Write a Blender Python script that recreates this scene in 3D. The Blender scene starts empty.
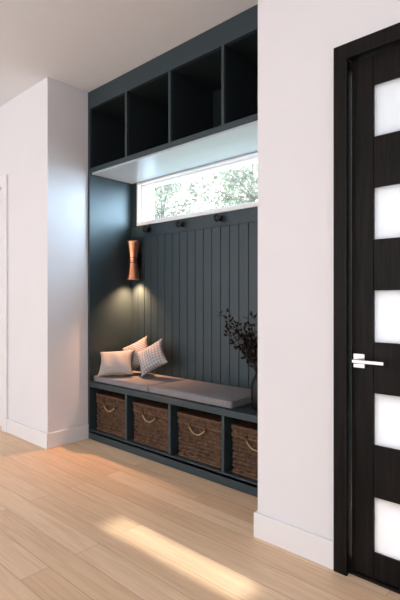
import bpy, bmesh, math, random
from mathutils import Vector, Matrix, Euler
random.seed(4)
scene=bpy.context.scene
try:
    scene.view_settings.view_transform='Standard'
    scene.view_settings.look='None'
except Exception: pass

# ---------------- materials ----------------
def newmat(name):
    m=bpy.data.materials.new(name); m.use_nodes=True
    nt=m.node_tree; b=nt.nodes['Principled BSDF']
    return m,nt,b
def simple(name,col,rough=0.5,metal=0.0,noise=0.0,nscale=30,bump=0.0,spec=None):
    m,nt,b=newmat(name)
    b.inputs['Base Color'].default_value=(*col,1)
    b.inputs['Roughness'].default_value=rough
    b.inputs['Metallic'].default_value=metal
    if spec is not None: b.inputs['Specular IOR Level'].default_value=spec
    if noise>0 or bump>0:
        tc=nt.nodes.new('ShaderNodeTexCoord'); n=nt.nodes.new('ShaderNodeTexNoise')
        n.inputs['Scale'].default_value=nscale; n.inputs['Detail'].default_value=6
        nt.links.new(tc.outputs['Object'],n.inputs['Vector'])
        if noise>0:
            r=nt.nodes.new('ShaderNodeValToRGB')
            r.color_ramp.elements[0].color=(*[c*(1-noise) for c in col],1)
            r.color_ramp.elements[1].color=(*[min(1,c*(1+noise)) for c in col],1)
            r.color_ramp.elements[0].position=0.3; r.color_ramp.elements[1].position=0.7
            nt.links.new(n.outputs['Fac'],r.inputs['Fac']); nt.links.new(r.outputs['Color'],b.inputs['Base Color'])
        if bump>0:
            bp=nt.nodes.new('ShaderNodeBump'); bp.inputs['Strength'].default_value=bump; bp.inputs['Distance'].default_value=0.002
            nt.links.new(n.outputs['Fac'],bp.inputs['Height']); nt.links.new(bp.outputs['Normal'],b.inputs['Normal'])
    return m
def wood(name,c1,c2,rough,stretch=(1,12,12),scale=3,bump=0.15,spec=0.5):
    m,nt,b=newmat(name)
    b.inputs['Specular IOR Level'].default_value=spec
    tc=nt.nodes.new('ShaderNodeTexCoord'); mp=nt.nodes.new('ShaderNodeMapping')
    mp.inputs['Scale'].default_value=stretch
    n=nt.nodes.new('ShaderNodeTexNoise'); n.inputs['Scale'].default_value=scale; n.inputs['Detail'].default_value=8; n.inputs['Distortion'].default_value=0.4
    r=nt.nodes.new('ShaderNodeValToRGB')
    r.color_ramp.elements[0].color=(*c1,1); r.color_ramp.elements[1].color=(*c2,1)
    r.color_ramp.elements[0].position=0.35; r.color_ramp.elements[1].position=0.68
    bp=nt.nodes.new('ShaderNodeBump'); bp.inputs['Strength'].default_value=bump; bp.inputs['Distance'].default_value=0.002
    L=nt.links.new
    L(tc.outputs['Object'],mp.inputs['Vector']); L(mp.outputs['Vector'],n.inputs['Vector'])
    L(n.outputs['Fac'],r.inputs['Fac']); L(r.outputs['Color'],b.inputs['Base Color'])
    L(n.outputs['Fac'],bp.inputs['Height']); L(bp.outputs['Normal'],b.inputs['Normal'])
    b.inputs['Roughness'].default_value=rough
    return m

M_wall=simple('wall_paint',(0.765,0.757,0.79),0.9,noise=0.01,nscale=4,bump=0.03)
M_ceil=simple('ceiling_paint',(0.80,0.81,0.84),0.95,noise=0.01,nscale=4)
M_trim=simple('trim_paint',(0.80,0.79,0.81),0.5,noise=0.01,nscale=4)
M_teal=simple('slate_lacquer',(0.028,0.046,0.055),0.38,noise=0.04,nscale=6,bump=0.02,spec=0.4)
M_dark=simple('slate_lacquer_recess_shade',(0.013,0.019,0.022),0.55,noise=0.04,nscale=6,spec=0.3)  # darker copy of the slate lacquer, recess shade put into the colour
M_soff=simple('soffit_window_sheen',(0.48,0.55,0.62),0.3,noise=0.01,nscale=5)  # pale blue-grey: window sheen on the shelf underside put into the colour
M_frame=simple('window_white',(0.85,0.86,0.87),0.4,noise=0.01,nscale=5)
M_black=wood('black_stained_oak',(0.0016,0.0014,0.0014),(0.011,0.0082,0.0074),0.5,(16,16,0.9),4,0.35,0.14)
M_blackm=simple('black_metal',(0.006,0.006,0.006),0.4,0.0,noise=0.05,spec=0.25)
M_chrome=simple('brushed_nickel',(0.60,0.59,0.59),0.25,1.0,noise=0.03,nscale=60)
M_copper=simple('copper_sconce',(0.80,0.34,0.19),0.25,1.0,noise=0.06,nscale=40)
M_bulb,nt,b=newmat('bulb_warm'); b.inputs['Emission Color'].default_value=(1,0.7,0.4,1); b.inputs['Emission Strength'].default_value=8

def floor_mat():
    m,nt,b=newmat('oak_planks'); L=nt.links.new
    tc=nt.nodes.new('ShaderNodeTexCoord')
    br=nt.nodes.new('ShaderNodeTexBrick')
    br.offset=0.37; br.offset_frequency=2; br.squash=1
    br.inputs['Scale'].default_value=1
    br.inputs['Brick Width'].default_value=1.9; br.inputs['Row Height'].default_value=0.135
    br.inputs['Mortar Size'].default_value=0.0013; br.inputs['Mortar Smooth'].default_value=0.1
    br.inputs['Color1'].default_value=(0,0,0,1); br.inputs['Color2'].default_value=(1,1,1,1); br.inputs['Mortar'].default_value=(0.5,0.5,0.5,1)
    L(tc.outputs['Object'],br.inputs['Vector'])
    ramp=nt.nodes.new('ShaderNodeValToRGB')
    ramp.color_ramp.elements[0].color=(0.74,0.515,0.325,1); ramp.color_ramp.elements[1].color=(0.87,0.655,0.455,1)
    L(br.outputs['Color'],ramp.inputs['Fac'])
    mp=nt.nodes.new('ShaderNodeMapping'); mp.inputs['Scale'].default_value=(0.9,20,1)
    ad=nt.nodes.new('ShaderNodeVectorMath'); ad.operation='MULTIPLY_ADD'
    L(br.outputs['Color'],ad.inputs[0]); ad.inputs[1].default_value=(7,3,5); L(tc.outputs['Object'],ad.inputs[2])
    L(ad.outputs[0],mp.inputs['Vector'])
    n=nt.nodes.new('ShaderNodeTexNoise'); n.inputs['Scale'].default_value=3; n.inputs['Detail'].default_value=10; n.inputs['Distortion'].default_value=0.9
    L(mp.outputs['Vector'],n.inputs['Vector'])
    r2=nt.nodes.new('ShaderNodeValToRGB'); r2.color_ramp.elements[0].position=0.32; r2.color_ramp.elements[1].position=0.6
    r2.color_ramp.elements[0].color=(0.885,0.86,0.83,1); r2.color_ramp.elements[1].color=(1.03,1.03,1.03,1)
    L(n.outputs['Fac'],r2.inputs['Fac'])
    mx=nt.nodes.new('ShaderNodeMix'); mx.data_type='RGBA'; mx.blend_type='MULTIPLY'; mx.inputs['Factor'].default_value=1
    L(ramp.outputs['Color'],mx.inputs['A']); L(r2.outputs['Color'],mx.inputs['B'])
    mx2=nt.nodes.new('ShaderNodeMix'); mx2.data_type='RGBA'; mx2.inputs['B'].default_value=(0.44,0.29,0.18,1)
    L(br.outputs['Fac'],mx2.inputs['Factor']); L(mx.outputs['Result'],mx2.inputs['A'])
    L(mx2.outputs['Result'],b.inputs['Base Color'])
    b.inputs['Roughness'].default_value=0.45; b.inputs['Specular IOR Level'].default_value=0.35
    bp=nt.nodes.new('ShaderNodeBump'); bp.inputs['Strength'].default_value=0.3; bp.inputs['Distance'].default_value=0.001; bp.invert=True
    L(br.outputs['Fac'],bp.inputs['Height']); L(bp.outputs['Normal'],b.inputs['Normal'])
    return m
M_floor=floor_mat()

M_frost=bpy.data.materials.new('frosted_glass'); M_frost.use_nodes=True; nt=M_frost.node_tree; nt.nodes.clear()
o=nt.nodes.new('ShaderNodeOutputMaterial'); t=nt.nodes.new('ShaderNodeBsdfTranslucent'); g=nt.nodes.new('ShaderNodeBsdfGlossy'); mx=nt.nodes.new('ShaderNodeMixShader')
t.inputs['Color'].default_value=(0.48,0.425,0.405,1); g.inputs['Roughness'].default_value=0.25; mx.inputs[0].default_value=0.05
nt.links.new(t.outputs[0],mx.inputs[1]); nt.links.new(g.outputs[0],mx.inputs[2]); nt.links.new(mx.outputs[0],o.inputs[0])
M_glass=bpy.data.materials.new('clear_glass'); M_glass.use_nodes=True; nt=M_glass.node_tree; nt.nodes.clear()
o=nt.nodes.new('ShaderNodeOutputMaterial'); t=nt.nodes.new('ShaderNodeBsdfTransparent'); g=nt.nodes.new('ShaderNodeBsdfGlossy'); mx=nt.nodes.new('ShaderNodeMixShader')
g.inputs['Roughness'].default_value=0.02; mx.inputs[0].default_value=0.05
nt.links.new(t.outputs[0],mx.inputs[1]); nt.links.new(g.outputs[0],mx.inputs[2]); nt.links.new(mx.outputs[0],o.inputs[0])

def leafmat(name,c,tr=0.5):
    m=bpy.data.materials.new(name); m.use_nodes=True; nt=m.node_tree; nt.nodes.clear()
    o=nt.nodes.new('ShaderNodeOutputMaterial'); d=nt.nodes.new('ShaderNodeBsdfDiffuse'); t=nt.nodes.new('ShaderNodeBsdfTranslucent'); mx=nt.nodes.new('ShaderNodeMixShader')
    n=nt.nodes.new('ShaderNodeTexNoise'); n.inputs['Scale'].default_value=6; r=nt.nodes.new('ShaderNodeValToRGB'); tc=nt.nodes.new('ShaderNodeTexCoord')
    nt.links.new(tc.outputs['Object'],n.inputs['Vector'])
    r.color_ramp.elements[0].position=.35; r.color_ramp.elements[1].position=.65
    r.color_ramp.elements[0].color=(*[x*0.7 for x in c],1); r.color_ramp.elements[1].color=(*[min(1,x*1.25) for x in c],1)
    nt.links.new(n.outputs['Fac'],r.inputs['Fac'])
    nt.links.new(r.outputs[0],d.inputs['Color']); nt.links.new(r.outputs[0],t.inputs['Color']); mx.inputs[0].default_value=tr
    nt.links.new(d.outputs[0],mx.inputs[1]); nt.links.new(t.outputs[0],mx.inputs[2]); nt.links.new(mx.outputs[0],o.inputs[0])
    return m

def fabric(name,c1,c2,mode='plain',scale=20):
    m,nt,b=newmat(name); L=nt.links.new
    tc=nt.nodes.new('ShaderNodeTexCoord')
    b.inputs['Roughness'].default_value=0.95; b.inputs['Specular IOR Level'].default_value=0.15
    if mode=='checker':
        k=nt.nodes.new('ShaderNodeTexChecker'); k.inputs['Scale'].default_value=scale
        mp=nt.nodes.new('ShaderNodeMapping'); mp.inputs['Rotation'].default_value=(0,0,math.radians(45)); mp.inputs['Scale'].default_value=(1,1,0)
        L(tc.outputs['Object'],mp.inputs['Vector']); L(mp.outputs[0],k.inputs['Vector'])
        k.inputs['Color1'].default_value=(*c1,1); k.inputs['Color2'].default_value=(*c2,1)
        L(k.outputs['Color'],b.inputs['Base Color'])
    elif mode=='stripe':
        w=nt.nodes.new('ShaderNodeTexWave'); w.inputs['Scale'].default_value=scale; w.wave_type='BANDS'; w.bands_direction='DIAGONAL'
        mp=nt.nodes.new('ShaderNodeMapping'); mp.inputs['Scale'].default_value=(1,1,0)
        L(tc.outputs['Object'],mp.inputs['Vector']); L(mp.outputs[0],w.inputs['Vector'])
        r=nt.nodes.new('ShaderNodeValToRGB'); r.color_ramp.elements[0].color=(*c1,1); r.color_ramp.elements[1].color=(*c2,1)
        r.color_ramp.elements[0].position=.4; r.color_ramp.elements[1].position=.6
        L(w.outputs['Fac'],r.inputs['Fac']); L(r.outputs[0],b.inputs['Base Color'])
    else:
        n0=nt.nodes.new('ShaderNodeTexNoise'); n0.inputs['Scale'].default_value=60; n0.inputs['Detail'].default_value=4
        r=nt.nodes.new('ShaderNodeValToRGB'); r.color_ramp.elements[0].color=(*c1,1); r.color_ramp.elements[1].color=(*c2,1)
        L(tc.outputs['Object'],n0.inputs['Vector']); L(n0.outputs['Fac'],r.inputs['Fac']); L(r.outputs[0],b.inputs['Base Color'])
    n=nt.nodes.new('ShaderNodeTexNoise'); n.inputs['Scale'].default_value=350
    L(tc.outputs['Object'],n.inputs['Vector'])
    bp=nt.nodes.new('ShaderNodeBump'); bp.inputs['Strength'].default_value=0.4; bp.inputs['Distance'].default_value=0.002
    L(n.outputs['Fac'],bp.inputs['Height']); L(bp.outputs['Normal'],b.inputs['Normal'])
    return m
M_seat=fabric('seat_grey_linen',(0.195,0.185,0.195),(0.26,0.25,0.26))
M_pil1=fabric('pillow_blush_linen',(0.36,0.325,0.315),(0.44,0.40,0.39))
M_pil2=fabric('pillow_ticking',(0.27,0.25,0.245),(0.40,0.37,0.36),'stripe',22)
M_pil3=fabric('pillow_check',(0.43,0.42,0.425),(0.25,0.25,0.265),'checker',56)
M_wick=simple('wicker',(0.068,0.034,0.017),0.6,noise=0.6,nscale=45,bump=0.3,spec=0.3)
M_wickd=simple('wicker_rim',(0.12,0.064,0.032),0.6,noise=0.4,nscale=60,bump=0.3,spec=0.3)
M_rope=simple('rope_handle',(0.34,0.23,0.14),0.8,noise=0.2,nscale=100)

# ---------------- helpers ----------------
def link(o,parent=None):
    scene.collection.objects.link(o)
    if parent: o.parent=parent
    return o
def bevel(o,w,seg=2):
    md=o.modifiers.new('bevel','BEVEL'); md.width=w; md.segments=seg; md.limit_method='ANGLE'; md.angle_limit=math.radians(40)
def boxes(name,bl,mats,bev=0.0,parent=None,seg=2):
    me=bpy.data.meshes.new(name); bm=bmesh.new()
    for b in bl:
        x0,x1,y0,y1,z0,z1=b[:6]; mi=b[6] if len(b)>6 else 0
        vs=[bm.verts.new(p) for p in ((x0,y0,z0),(x1,y0,z0),(x1,y1,z0),(x0,y1,z0),(x0,y0,z1),(x1,y0,z1),(x1,y1,z1),(x0,y1,z1))]
        for f in ((0,3,2,1),(4,5,6,7),(0,1,5,4),(1,2,6,5),(2,3,7,6),(3,0,4,7)):
            fc=bm.faces.new([vs[i] for i in f]); fc.material_index=mi
    bm.to_mesh(me); bm.free()
    for m in (mats if isinstance(mats,list) else [mats]): me.materials.append(m)
    o=bpy.data.objects.new(name,me); link(o,parent)
    if bev>0: bevel(o,bev,seg)
    return o
def empty(name,loc=(0,0,0)):
    e=bpy.data.objects.new(name,None); e.location=loc; e.empty_display_size=0.1; scene.collection.objects.link(e); return e
def lathe(name,prof,mat,n=40,loc=(0,0,0),rot=None,parent=None,closed=False):
    me=bpy.data.meshes.new(name); bm=bmesh.new(); rings=[]
    for r,z in prof:
        rings.append([bm.verts.new((r*math.cos(2*math.pi*i/n),r*math.sin(2*math.pi*i/n),z)) for i in range(n)])
    for a,b in zip(rings,rings[1:]):
        for i in range(n): bm.faces.new((a[i],a[(i+1)%n],b[(i+1)%n],b[i]))
    for f in bm.faces: f.smooth=True
    bm.to_mesh(me); bm.free(); me.materials.append(mat)
    o=bpy.data.objects.new(name,me); o.location=loc
    if rot: o.rotation_euler=rot
    link(o,parent); return o
def tube_bm(bm,pts,radii,n=8,mi=0,cap=True):
    rings=[]
    for k,p in enumerate(pts):
        p=Vector(p)
        d=(Vector(pts[min(k+1,len(pts)-1)])-Vector(pts[max(k-1,0)])).normalized()
        up=Vector((0,0,1)) if abs(d.z)<0.9 else Vector((1,0,0))
        a=d.cross(up).normalized(); b=d.cross(a).normalized()
        r=radii[k] if isinstance(radii,(list,tuple)) else radii
        rings.append([bm.verts.new(p+a*r*math.cos(2*math.pi*i/n)+b*r*math.sin(2*math.pi*i/n)) for i in range(n)])
    for A,B in zip(rings,rings[1:]):
        for i in range(n):
            f=bm.faces.new((A[i],A[(i+1)%n],B[(i+1)%n],B[i])); f.smooth=True; f.material_index=mi
    if cap:
        for R in (rings[0][::-1],rings[-1]):
            f=bm.faces.new(R); f.material_index=mi
def fin(bm,name,mats,parent=None,loc=None):
    me=bpy.data.meshes.new(name); bmesh.ops.recalc_face_normals(bm,faces=bm.faces); bm.to_mesh(me); bm.free()
    for m in (mats if isinstance(mats,list) else [mats]): me.materials.append(m)
    o=bpy.data.objects.new(name,me)
    if loc: o.location=loc
    link(o,parent); return o

# ---------------- dimensions ----------------
H=3.0; FY=1.93; FT=0.15; CY=2.31; BY=2.80
NL=-3.42; NR=-1.36; XL=-6.6; XR=1.2; YB=-3.8
DX0=-0.90; DX1=0.06; DZ=2.27
LD0=-5.12; LD1=-4.20; LDZ=2.25
WX0=-3.325; WX1=-1.45; WZ0=1.885; WZ1=2.285

boxes('floor',[(XL,XR,YB,BY+0.2,-0.1,0)],M_floor)
boxes('ceiling',[(XL-0.15,XR+0.15,YB,BY+0.2,H,H+0.12)],M_ceil)
boxes('wall_front',[
 (XL,LD0,FY,FY+FT,0,H),(LD0,LD1,FY,FY+FT,LDZ,H),(LD1,NL,FY,FY+FT,0,H),
 (NL-0.15,NL,FY+FT,BY+0.2,0,H),
 (NR,DX0,FY,FY+FT,0,H),(NR,NR+0.15,FY+FT,BY+0.2,0,H),
 (DX0,DX1,FY,FY+FT,DZ,H),(DX1,XR,FY,FY+FT,0,H)],M_wall)
boxes('wall_back_of_niche',[(NL,WX0,BY,BY+0.2,0,H),(WX1,NR,BY,BY+0.2,0,H),(WX0,WX1,BY,BY+0.2,0,WZ0),(WX0,WX1,BY,BY+0.2,WZ1,H)],M_wall)
boxes('wall_left',[(XL-0.15,XL,YB,FY+FT,0,H)],M_wall)
SY0,SY1,SZ0,SZ1=1.455,1.605,1.16,1.69
boxes('wall_right',[(XR,XR+0.15,YB,SY0,0,H),(XR,XR+0.15,SY1,FY+FT,0,H),(XR,XR+0.15,SY0,SY1,0,SZ0),(XR,XR+0.15,SY0,SY1,SZ1,H)],M_wall)
boxes('added_sun_slit',[(XR+0.10,XR+0.104,SY0,SY1,SZ0,SZ1)],M_glass)  # pane of an unseen slit, added to shape the sun streak on the floor

def bb(name,x0,x1,y0,y1):
    return boxes(name,[(x0,x1,y0,y1,0,0.125)],M_trim,0.004)
bt=0.016
bb('baseboard_front_left',LD1+0.09,NL+bt,FY-bt,FY)
bb('baseboard_niche_left',NL,NL+bt,FY,CY)
bb('baseboard_front_right',NR-bt,DX0-0.04,FY-bt,FY)
bb('baseboard_niche_right',NR-bt,NR,FY,CY)
bb('baseboard_front_end',DX1+0.06,XR,FY-bt,FY)
bb('baseboard_left',XL,XL+bt,YB,FY-bt)
bb('baseboard_right',XR-bt,XR,YB,FY-bt)
boxes('trim_1',[(LD1-0.005,LD1+0.09,FY-0.02,FY,0,LDZ+0.09),(LD0-0.09,LD0+0.005,FY-0.02,FY,0,LDZ+0.09),(LD0+0.005,LD1-0.005,FY-0.02,FY,LDZ-0.005,LDZ+0.09)],M_trim,0.004)
d=empty('door_2')
boxes('leaf',[(LD0+.008,LD0+.12,FY+.03,FY+.07,.01,LDZ-.008),(LD1-.12,LD1-.008,FY+.03,FY+.07,.01,LDZ-.008),
 (LD0+.12,LD1-.12,FY+.03,FY+.07,.01,.22),(LD0+.12,LD1-.12,FY+.03,FY+.07,1.0,1.12),(LD0+.12,LD1-.12,FY+.03,FY+.07,LDZ-.13,LDZ-.008),
 (LD0+.12,LD1-.12,FY+.045,FY+.06,.22,1.0),(LD0+.12,LD1-.12,FY+.045,FY+.06,1.12,LDZ-.13)],M_trim,0.003,d)

# ---------------- cabinet ----------------
T=0.025
c=[]
XA,XB=NL+0.002,NR-0.003
e=0.004
SR=0.045
c+= [(XA,XA+T,CY,BY-e,0,H-0.002),(XB-SR,XB,CY,BY-e,0,H-0.002)]
IL,IR=XA+T,XB-SR
divs=[IL+(IR-IL)*k/4 for k in range(5)]
c+= [(IL,IR,CY,CY+0.03,0,0.075),(IL,IR,CY,BY-e,0.055,0.085),(IL,IR,CY-0.002,BY-e,0.452,0.495)]
for k in (1,2,3):
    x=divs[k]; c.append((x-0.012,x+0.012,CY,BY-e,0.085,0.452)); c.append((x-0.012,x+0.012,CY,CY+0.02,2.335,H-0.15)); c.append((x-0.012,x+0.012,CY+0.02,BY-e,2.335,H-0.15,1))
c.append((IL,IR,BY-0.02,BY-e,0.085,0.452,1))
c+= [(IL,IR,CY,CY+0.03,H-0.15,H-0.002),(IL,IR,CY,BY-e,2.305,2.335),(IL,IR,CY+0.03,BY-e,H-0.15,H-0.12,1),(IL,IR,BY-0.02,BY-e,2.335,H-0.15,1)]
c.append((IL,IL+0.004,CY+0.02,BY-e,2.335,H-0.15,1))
c.append((IL,IR,CY+0.025,BY-e,2.289,2.305,2))
c.append((IL,IR,BY-0.028,BY-e,1.775,WZ0-0.004))
pw=(IR-IL)/22
for k in range(22):
    c.append((IL+k*pw+0.003,IL+(k+1)*pw-0.003,BY-0.024,BY-0.008,0.495,1.775))
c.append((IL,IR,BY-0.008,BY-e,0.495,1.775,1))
c.append((IL,WX0-0.004,BY-0.02,BY-e,WZ0,2.289)); c.append((WX1+0.004,IR,BY-0.02,BY-e,WZ0,2.289))
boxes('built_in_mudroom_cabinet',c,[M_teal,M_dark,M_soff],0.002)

# window
w=empty('window_1')
boxes('frame',[(WX0,WX1,BY-0.022,BY+0.15,WZ0,WZ0+0.028),(WX0,WX1,BY-0.018,BY+0.15,WZ1-0.016,WZ1),(WX0,WX0+0.022,BY-0.022,BY+0.15,WZ0+0.028,WZ1-0.016),(WX1-0.022,WX1,BY-0.022,BY+0.15,WZ0+0.028,WZ1-0.016),
 (WX0+.022,WX1-.022,BY+0.015,BY+0.055,WZ0+.028,WZ0+.048),(WX0+.022,WX1-.022,BY+0.015,BY+0.055,WZ1-.032,WZ1-.016),(WX0+.022,WX0+.04,BY+0.015,BY+0.055,WZ0+.048,WZ1-.032),(WX1-.04,WX1-.022,BY+0.015,BY+0.055,WZ0+.048,WZ1-.032)],M_frame,0.002,w)
boxes('glass',[(WX0+.04,WX1-.04,BY+0.033,BY+0.037,WZ0+.048,WZ1-.032)],M_glass,0,w)

# hooks
for k,x in enumerate((-3.14,-2.72,-2.30,-1.88)):
    o=lathe('coat_hook',[(0.0001,0),(0.022,0),(0.024,0.004),(0.022,0.008),(0.010,0.012),(0.008,0.03),(0.010,0.036),(0.028,0.040),(0.033,0.048),(0.028,0.056),(0.0001,0.058)],M_blackm,28,(x,BY-0.0285,1.835),(math.radians(90),0,0))

# sconce
sx,sy,sz=-3.275,BY-0.105,1.56
s=empty('wall_sconce',(sx,sy,sz))
prof=[]
for i in range(25):
    u=-1+2*i/24; r=0.038+0.030*abs(u)**1.4; prof.append((r,u*0.175))
inner=[(r-0.003,z) for r,z in reversed(prof)]
lathe('shade',prof+inner+[prof[0]],M_copper,48,parent=s)
boxes('bracket',[(-0.035,0.035,0.070,0.080,-0.075,0.075),(-0.012,0.012,0.038,0.072,-0.02,0.02)],M_blackm,0.003,s)
bm=bmesh.new()
for z in (-0.02,0.0,0.02): 
    tube_bm(bm,[(0.0405*math.cos(a),0.0405*math.sin(a),z) for a in [2*math.pi*i/32 for i in range(33)]],0.003,6,0,False)
fin(bm,'band',M_blackm,s)
lathe('bulb',[(0.0001,-0.012),(0.012,-0.010),(0.018,0),(0.012,0.01),(0.0001,0.012)],M_bulb,20,(0,0,-0.11),parent=s)
def spot(name,loc,rot,en,ang,col,parent=None,blend=0.6):
    l=bpy.data.lights.new(name,'SPOT'); l.energy=en; l.spot_size=math.radians(ang); l.color=col; l.spot_blend=blend; l.shadow_soft_size=0.02
    o=bpy.data.objects.new(name,l); o.location=loc; o.rotation_euler=rot; link(o,parent); return o
spot('down_beam',(0,0,-0.165),(0,0,0),80,118,(1,0.50,0.26),s,1.0)
spot('up_beam',(0,0,0.165),(math.pi,0,0),3,100,(1,0.6,0.34),s,1.0)

# ---------------- seat cushions ----------------
def cushion(name,sx_,sy_,h,loc,mat):
    me=bpy.data.meshes.new(name); bm=bmesh.new()
    bmesh.ops.create_cube(bm,size=1)
    bmesh.ops.subdivide_edges(bm,edges=bm.edges,cuts=15,use_grid_fill=True)
    for v in bm.verts:
        x,y,z=v.co
        u=abs(2*x); q=abs(2*y)
        puff=max(0,(1-u**4)*(1-q**4))
        ed=max(u,q)
        rnd_=0.12 if ed>0.97 else 0.0
        zz=z*h*(0.86-rnd_+0.14*puff**0.5)+h/2
        side=1-0.014*(2*z)**4
        v.co=(x*sx_*(side),y*sy_*side,zz)
    for f in bm.faces: f.smooth=True
    for zz in (0.14*h,0.86*h):
        a,b_=sx_/2*0.992,sy_/2*0.990
        r=0.012; pts=[]
        for cx,cy,a0 in ((a-r,b_-r,0),(-a+r,b_-r,90),(-a+r,-b_+r,180),(a-r,-b_+r,270)):
            for k in range(5):
                t_=math.radians(a0+90*k/4); pts.append((cx+r*math.cos(t_),cy+r*math.sin(t_),zz))
        pts.append(pts[0]); tube_bm(bm,pts,0.0035,6,0,False)
    bm.to_mesh(me); bm.free(); me.materials.append(mat)
    o=bpy.data.objects.new(name,me); o.location=loc; link(o)
    return o
CX0,CXM,CX1=-3.37,-2.66,-1.85
cushion('seat_cushion',CXM-CX0-0.006,0.42,0.055,((CX0+CXM)/2,2.545,0.4955),M_seat)
cushion('seat_cushion',CX1-CXM-0.006,0.42,0.055,((CXM+CX1)/2,2.545,0.4955),M_seat)

# ---------------- pillows ----------------
def pillow(name,w_,h_,t_,loc,rot,mat):
    me=bpy.data.meshes.new(name); bm=bmesh.new(); n=28
    grid={}
    for s_ in (1,-1):
        for i in range(n+1):
            for j in range(n+1):
                u=-1+2*i/n; v=-1+2*j/n
                if s_==-1 and (i in (0,n) or j in (0,n)): grid[(s_,i,j)]=grid[(1,i,j)]; continue
                pinx=1-0.16*(1-v*v)*u*u; piny=1-0.16*(1-u*u)*v*v
                x=u*w_/2*pinx; y=v*h_/2*piny
                z=s_*t_/2*((1-u**2)*(1-v**2))**0.42
                z+=s_*0.004*math.sin(7*u+3*v)*(1-u*u)*(1-v*v)
                grid[(s_,i,j)]=bm.verts.new((x,y,z))
    for s_ in (1,-1):
        for i in range(n):
            for j in range(n):
                q=[grid[(s_,i,j)],grid[(s_,i+1,j)],grid[(s_,i+1,j+1)],grid[(s_,i,j+1)]]
                if s_==-1: q=q[::-1]
                f=bm.faces.new(q); f.smooth=True
    R=Euler([math.radians(a) for a in rot]).to_matrix()
    lo=min((R@v.co).z for v in bm.verts)
    bm.to_mesh(me); bm.free(); me.materials.append(mat)
    o=bpy.data.objects.new(name,me); o.location=(loc[0],loc[1],0.5515-lo); o.rotation_euler=[math.radians(a) for a in rot]; link(o)
    return o
pillow('throw_pillow',0.31,0.25,0.12,(-3.19,2.44,0),(52,-4,40),M_pil1)
pillow('throw_pillow',0.27,0.27,0.11,(-3.14,2.63,0),(62,-26,28),M_pil2)
pillow('throw_pillow',0.28,0.26,0.11,(-2.91,2.60,0),(56,-30,25),M_pil3)

# ---------------- baskets ----------------
def basket_mesh(W,D,Hh):
    bm=bmesh.new()
    def per(off,N):
        w_,d_=W/2+off,D/2+off; r=0.03+off
        pts=[]
        L1=2*(w_-r); L2=2*(d_-r); A=math.pi*r/2; tot=2*L1+2*L2+4*A
        for k in range(N):
            s_=tot*k/N
            def corner(cx,cy,a0,q): 
                a=math.radians(a0)+q/r; return (cx+r*math.cos(a),cy+r*math.sin(a))
            if s_<L1: p=(-w_+r+s_,-d_)
            elif s_<L1+A: p=corner(w_-r,-d_+r,-90,s_-L1)
            elif s_<L1+A+L2: p=(w_,-d_+r+(s_-L1-A))
            elif s_<L1+2*A+L2: p=corner(w_-r,d_-r,0,s_-L1-A-L2)
            elif s_<2*L1+2*A+L2: p=(w_-r-(s_-L1-2*A-L2),d_)
            elif s_<2*L1+3*A+L2: p=corner(-w_+r,d_-r,90,s_-2*L1-2*A-L2)
            elif s_<2*L1+3*A+2*L2: p=(-w_,d_-r-(s_-2*L1-3*A-L2))
            else: p=corner(-w_+r,-d_+r,180,s_-2*L1-3*A-2*L2)
            pts.append(p)
        return pts
    N=240
    def weave(z0,z1,rows,off,amp):
        base=per(off,N); out=per(off+1,N)
        rings=[]
        for r_ in range(rows):
            for q,bul in ((0.06,-0.8),(0.3,0.8),(0.7,0.8),(0.94,-0.8)):
                z=z0+(z1-z0)*(r_+q)/rows; ring=[]
                for k in range(N):
                    ph=math.cos(math.pi*k/5)*(1 if r_%2==0 else -1)
                    dsp=amp*(0.6*ph+0.9*bul)
                    nx,ny=out[k][0]-base[k][0],out[k][1]-base[k][1]
                    l=math.hypot(nx,ny) or 1
                    ring.append(bm.verts.new((base[k][0]+nx/l*dsp,base[k][1]+ny/l*dsp,z)))
                rings.append(ring)
        for A_,B_ in zip(rings,rings[1:]):
            for k in range(N):
                f=bm.faces.new((A_[k],A_[(k+1)%N],B_[(k+1)%N],B_[k])); f.smooth=True
        return rings
    lidz=Hh-0.065
    r1=weave(0.005,lidz,9,-0.008,0.007)
    bm.faces.new(r1[0][::-1])
    r2=weave(lidz-0.004,Hh-0.006,2,0.0,0.005)
    top=[r2[-1]]
    for s_ in range(1,15):
        k_=1-s_/15
        top.append([bm.verts.new((v.co.x*k_,v.co.y*k_,Hh-0.004+0.004*(s_%2)+0.006*(1-k_))) for v in r2[-1]])
    for A_,B_ in zip(top,top[1:]):
        for k in range(N):
            f=bm.faces.new((A_[k],A_[(k+1)%N],B_[(k+1)%N],B_[k])); f.smooth=True
    bm.faces.new(top[-1])
    for z,off,rr in ((Hh-0.005,0.0,0.0065),(lidz,0.002,0.006),(0.008,-0.004,0.007)):
        p=per(off,132); pts=[(x,y,z+0.0015*math.sin(k*1.2)) for k,(x,y) in enumerate(p)]; pts.append(pts[0])
        tube_bm(bm,pts,[rr*(1+0.2*math.sin(k*1.2)) for k in range(len(pts))],6,1,False)
    pts=[]
    for k in range(17):
        t_=k/16; x=(-0.075+0.15*t_); zz=Hh-0.075-0.045*math.sin(math.pi*t_)**0.7
        pts.append((x,-D/2-0.010-0.008*math.sin(math.pi*t_),zz))
    tube_bm(bm,pts,0.005,8,2)
    for x in (-0.075,0.075):
        tube_bm(bm,[(x,-D/2-0.003,Hh-0.05),(x,-D/2-0.013,Hh-0.063),(x,-D/2-0.012,Hh-0.077),(x,-D/2-0.002,Hh-0.087)],0.006,8,1)
    me=bpy.data.meshes.new('wicker_basket'); bmesh.ops.recalc_face_normals(bm,faces=bm.faces); bm.to_mesh(me); bm.free()
    for m in (M_wick,M_wickd,M_rope): me.materials.append(m)
    return me
bme=basket_mesh(0.425,0.39,0.31)
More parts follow.
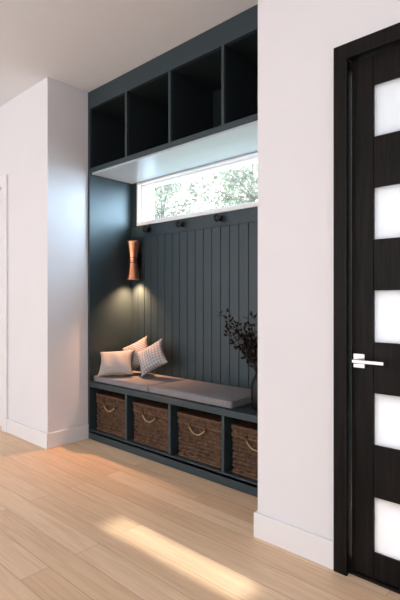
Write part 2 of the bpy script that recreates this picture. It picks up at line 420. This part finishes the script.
for k in range(4):
    o=bpy.data.objects.new('wicker_basket',bme); o.location=((divs[k]+divs[k+1])/2+random.uniform(-.003,.003),CY+0.03+0.20,0.0855)
    link(o)

# ---------------- vase + branches ----------------
v=empty('vase_with_branches',(-1.715,2.46,0.4955))
lathe('vase',[(0.0001,0),(0.045,0),(0.05,0.006),(0.058,0.07),(0.060,0.13),(0.054,0.18),(0.036,0.215),(0.030,0.235),(0.034,0.245),(0.030,0.243),(0.026,0.232),(0.030,0.21),(0.045,0.17),(0.0001,0.16)],M_blackm,40,parent=v)
M_leaf=leafmat('dried_leaf',(0.028,0.017,0.015),0.2)
M_twig=simple('twig',(0.020,0.013,0.011),0.8,noise=0.3)
bm=bmesh.new()
def leaf(bm,p,d,L_,w_,mi):
    d=d.normalized(); s_=d.cross(Vector((random.uniform(-1,1),random.uniform(-1,1),random.uniform(-1,1)))).normalized(); nn=d.cross(s_)
    pts=[p,p+d*L_*.35+s_*w_*.5+nn*w_*.1,p+d*L_*.75+s_*w_*.4,p+d*L_,p+d*L_*.75-s_*w_*.4,p+d*L_*.35-s_*w_*.5+nn*w_*.1]
    f=bm.faces.new([bm.verts.new(q) for q in pts]); f.material_index=mi; f.smooth=True
rnd=random.Random(11)
random.seed(9)
for k in range(16):
    if k<9:
        ang=math.radians(190+rnd.uniform(-60,55)); spread=rnd.uniform(0.13,0.25); hh=0.40+0.21*((k*0.37)%1)
    else:
        ang=rnd.uniform(0,2*math.pi); spread=rnd.uniform(0.05,0.18); hh=rnd.uniform(0.44,0.60)
    tip=Vector((math.cos(ang)*spread,math.sin(ang)*spread,hh))
    pts=[]
    for i in range(9):
        t_=i/8; pts.append(Vector((tip.x*t_**1.25,tip.y*t_**1.25,0.19+(hh-0.19)*t_))+Vector((0.008*math.sin(9*t_+k),0.008*math.cos(8*t_+k),0))*min(1,t_*3))
    tube_bm(bm,pts,[0.0028*(1-0.6*i/8) for i in range(9)],5,1)
    for i in range(3,9):
        for q in range(3):
            p=pts[i]+Vector([random.uniform(-.004,.004) for _ in range(3)])
            dr=Vector((random.uniform(-1,1),random.uniform(-1,1),random.uniform(-.1,1)))
            e_=p+dr.normalized()*random.uniform(.02,.055)
            tube_bm(bm,[p,e_],[0.0014,0.0010],4,1)
            for _ in range(2): leaf(bm,e_-(e_-p)*random.uniform(0,.4),dr+Vector([random.uniform(-.7,.7) for _ in range(3)]),random.uniform(.020,.032),random.uniform(.012,.019),0)
fin(bm,'branches',[M_leaf,M_twig],v)

# ---------------- front door ----------------
boxes('trim_2',[(DX0-0.04,DX0+0.022,FY-0.02,FY,0,DZ+0.045),(DX1-0.022,DX1+0.05,FY-0.02,FY,0,DZ+0.045),(DX0+0.022,DX1-0.022,FY-0.02,FY,DZ-0.022,DZ+0.045),
 (DX0+0.001,DX0+0.018,FY+0.001,FY+0.14,0,DZ-0.001),(DX1-0.018,DX1-0.001,FY+0.001,FY+0.14,0,DZ-0.001),(DX0+0.018,DX1-0.018,FY+0.001,FY+0.14,DZ-0.018,DZ-0.001),(DX0+0.018,DX1-0.018,FY+0.01,FY+0.14,0.0,0.012)],M_black,0.002)
d1=empty('door_1')
lx0,lx1=DX0+0.026,DX1-0.026; gx0,gx1=-0.776,lx1-0.10
y0,y1=FY+0.022,FY+0.066
lz=[(0.125,0.36),(0.582,0.803),(1.02,1.241),(1.458,1.679),(1.896,2.117)]
bl=[(lx0,gx0-0.002,y0,y1,0.014,DZ-0.024),(gx1+0.002,lx1,y0,y1,0.014,DZ-0.024)]
prev=0.014
for a,b_ in lz+[(DZ-0.024,None)]:
    bl.append((gx0-0.001,gx1+0.001,y0+0.001,y1,prev,a)); prev=b_
boxes('leaf',bl,M_black,0.002,d1)
boxes('glass_lites',[(gx0,gx1,y0+0.010,y0+0.018,a,b_) for a,b_ in lz],M_frost,0,d1)
hx=-0.838
boxes('lever_handle',[(hx-0.026,hx+0.026,y0-0.010,y0,0.905,0.968),(hx-0.010,hx+0.010,y0-0.050,y0-0.010,0.928,0.948),(hx-0.010,hx+0.125,y0-0.060,y0-0.048,0.931,0.947)],M_chrome,0.003,d1,3)

# ---------------- exterior ----------------
M_lawn=simple('lawn',(0.30,0.33,0.27),0.95,noise=0.3,nscale=8)
boxes('ground_lawn',[(-30,20,BY+0.2,30,-0.25,-0.12)],M_lawn)
M_tl=leafmat('tree_leaf',(0.31,0.345,0.275),0.5)
M_tb=simple('bark',(0.28,0.26,0.24),0.9,noise=0.3,nscale=10)
def tree(x,y,h,seed):
    random.seed(seed); bm=bmesh.new()
    trunk=[Vector((0.05*math.sin(i),0.05*math.cos(i*1.3),h*0.9*i/8)) for i in range(9)]
    tube_bm(bm,trunk,[0.11*(1-0.09*i) for i in range(9)],8,1)
    for b_ in range(44):
        z0=h*random.uniform(0.25,0.88); a=random.uniform(0,2*math.pi); L_=random.uniform(0.7,1.7)*(1.2-0.6*z0/h)
        pts=[]
        for i in range(7):
            t_=i/6; pts.append(Vector((math.cos(a)*L_*t_,math.sin(a)*L_*t_,z0+0.5*L_*t_+0.08*math.sin(5*t_+b_))))
        tube_bm(bm,pts,[0.028*(1-0.8*i/6) for i in range(7)],5,1)
        for i in range(2,7):
            for q in range(17):
                p=pts[i]+Vector((random.gauss(0,.14),random.gauss(0,.14),random.gauss(0,.12)))
                leaf(bm,p,Vector((random.uniform(-1,1),random.uniform(-1,1),random.uniform(-1,.4))),random.uniform(.07,.12),random.uniform(.035,.06),0)
    return fin(bm,'garden_tree',[M_tl,M_tb],None,(x,y,-0.12))
for i,(x,y,h) in enumerate([(-10.2,8.2,5.4),(-7.9,7.4,5.0),(-5.6,7.8,5.3),(-3.4,7.9,5.2),(-12.5,9.5,5.6),(-8.6,10.8,6.2)]): tree(x,y,h,i+3)

# ---------------- lights / world ----------------
wd=bpy.data.worlds.new('world'); scene.world=wd; wd.use_nodes=True; nt=wd.node_tree
bg=nt.nodes['Background']
tc=nt.nodes.new('ShaderNodeTexCoord'); dp=nt.nodes.new('ShaderNodeVectorMath'); dp.operation='DOT_PRODUCT'
sd=Vector((0.90,0.36,0.24)).normalized(); dp.inputs[1].default_value=sd
nt.links.new(tc.outputs['Generated'],dp.inputs[0])
mr=nt.nodes.new('ShaderNodeMapRange'); mr.interpolation_type='SMOOTHSTEP'
mr.inputs['From Min'].default_value=0.5; mr.inputs['From Max'].default_value=1.0; mr.inputs['To Min'].default_value=2.85; mr.inputs['To Max'].default_value=32
nt.links.new(dp.outputs['Value'],mr.inputs['Value']); nt.links.new(mr.outputs['Result'],bg.inputs['Strength'])
cr=nt.nodes.new('ShaderNodeValToRGB'); cr.color_ramp.elements[0].position=0.5; cr.color_ramp.elements[1].position=0.85
cr.color_ramp.elements[0].color=(0.985,0.975,0.995,1); cr.color_ramp.elements[1].color=(0.55,0.80,1,1)
nt.links.new(dp.outputs['Value'],cr.inputs['Fac']); nt.links.new(cr.outputs['Color'],bg.inputs['Color'])
sl=bpy.data.lights.new('sun','SUN'); sl.energy=7; sl.angle=math.radians(1.1); sl.color=(1,0.92,0.80)
so=bpy.data.objects.new('sun',sl); dv=Vector((-1,0.0,-0.5)); so.rotation_euler=dv.to_track_quat('-Z','Y').to_euler(); so.location=(6,1.5,5); link(so)

# ---------------- camera ----------------
cd=bpy.data.cameras.new('camera'); cd.sensor_fit='VERTICAL'; cd.sensor_height=36; cd.lens=462/600*36; cd.clip_start=0.05
co=bpy.data.objects.new('camera',cd); co.location=(0,0,1.2); co.rotation_euler=(math.radians(90),0,math.radians(42.3)); link(co)
scene.camera=co
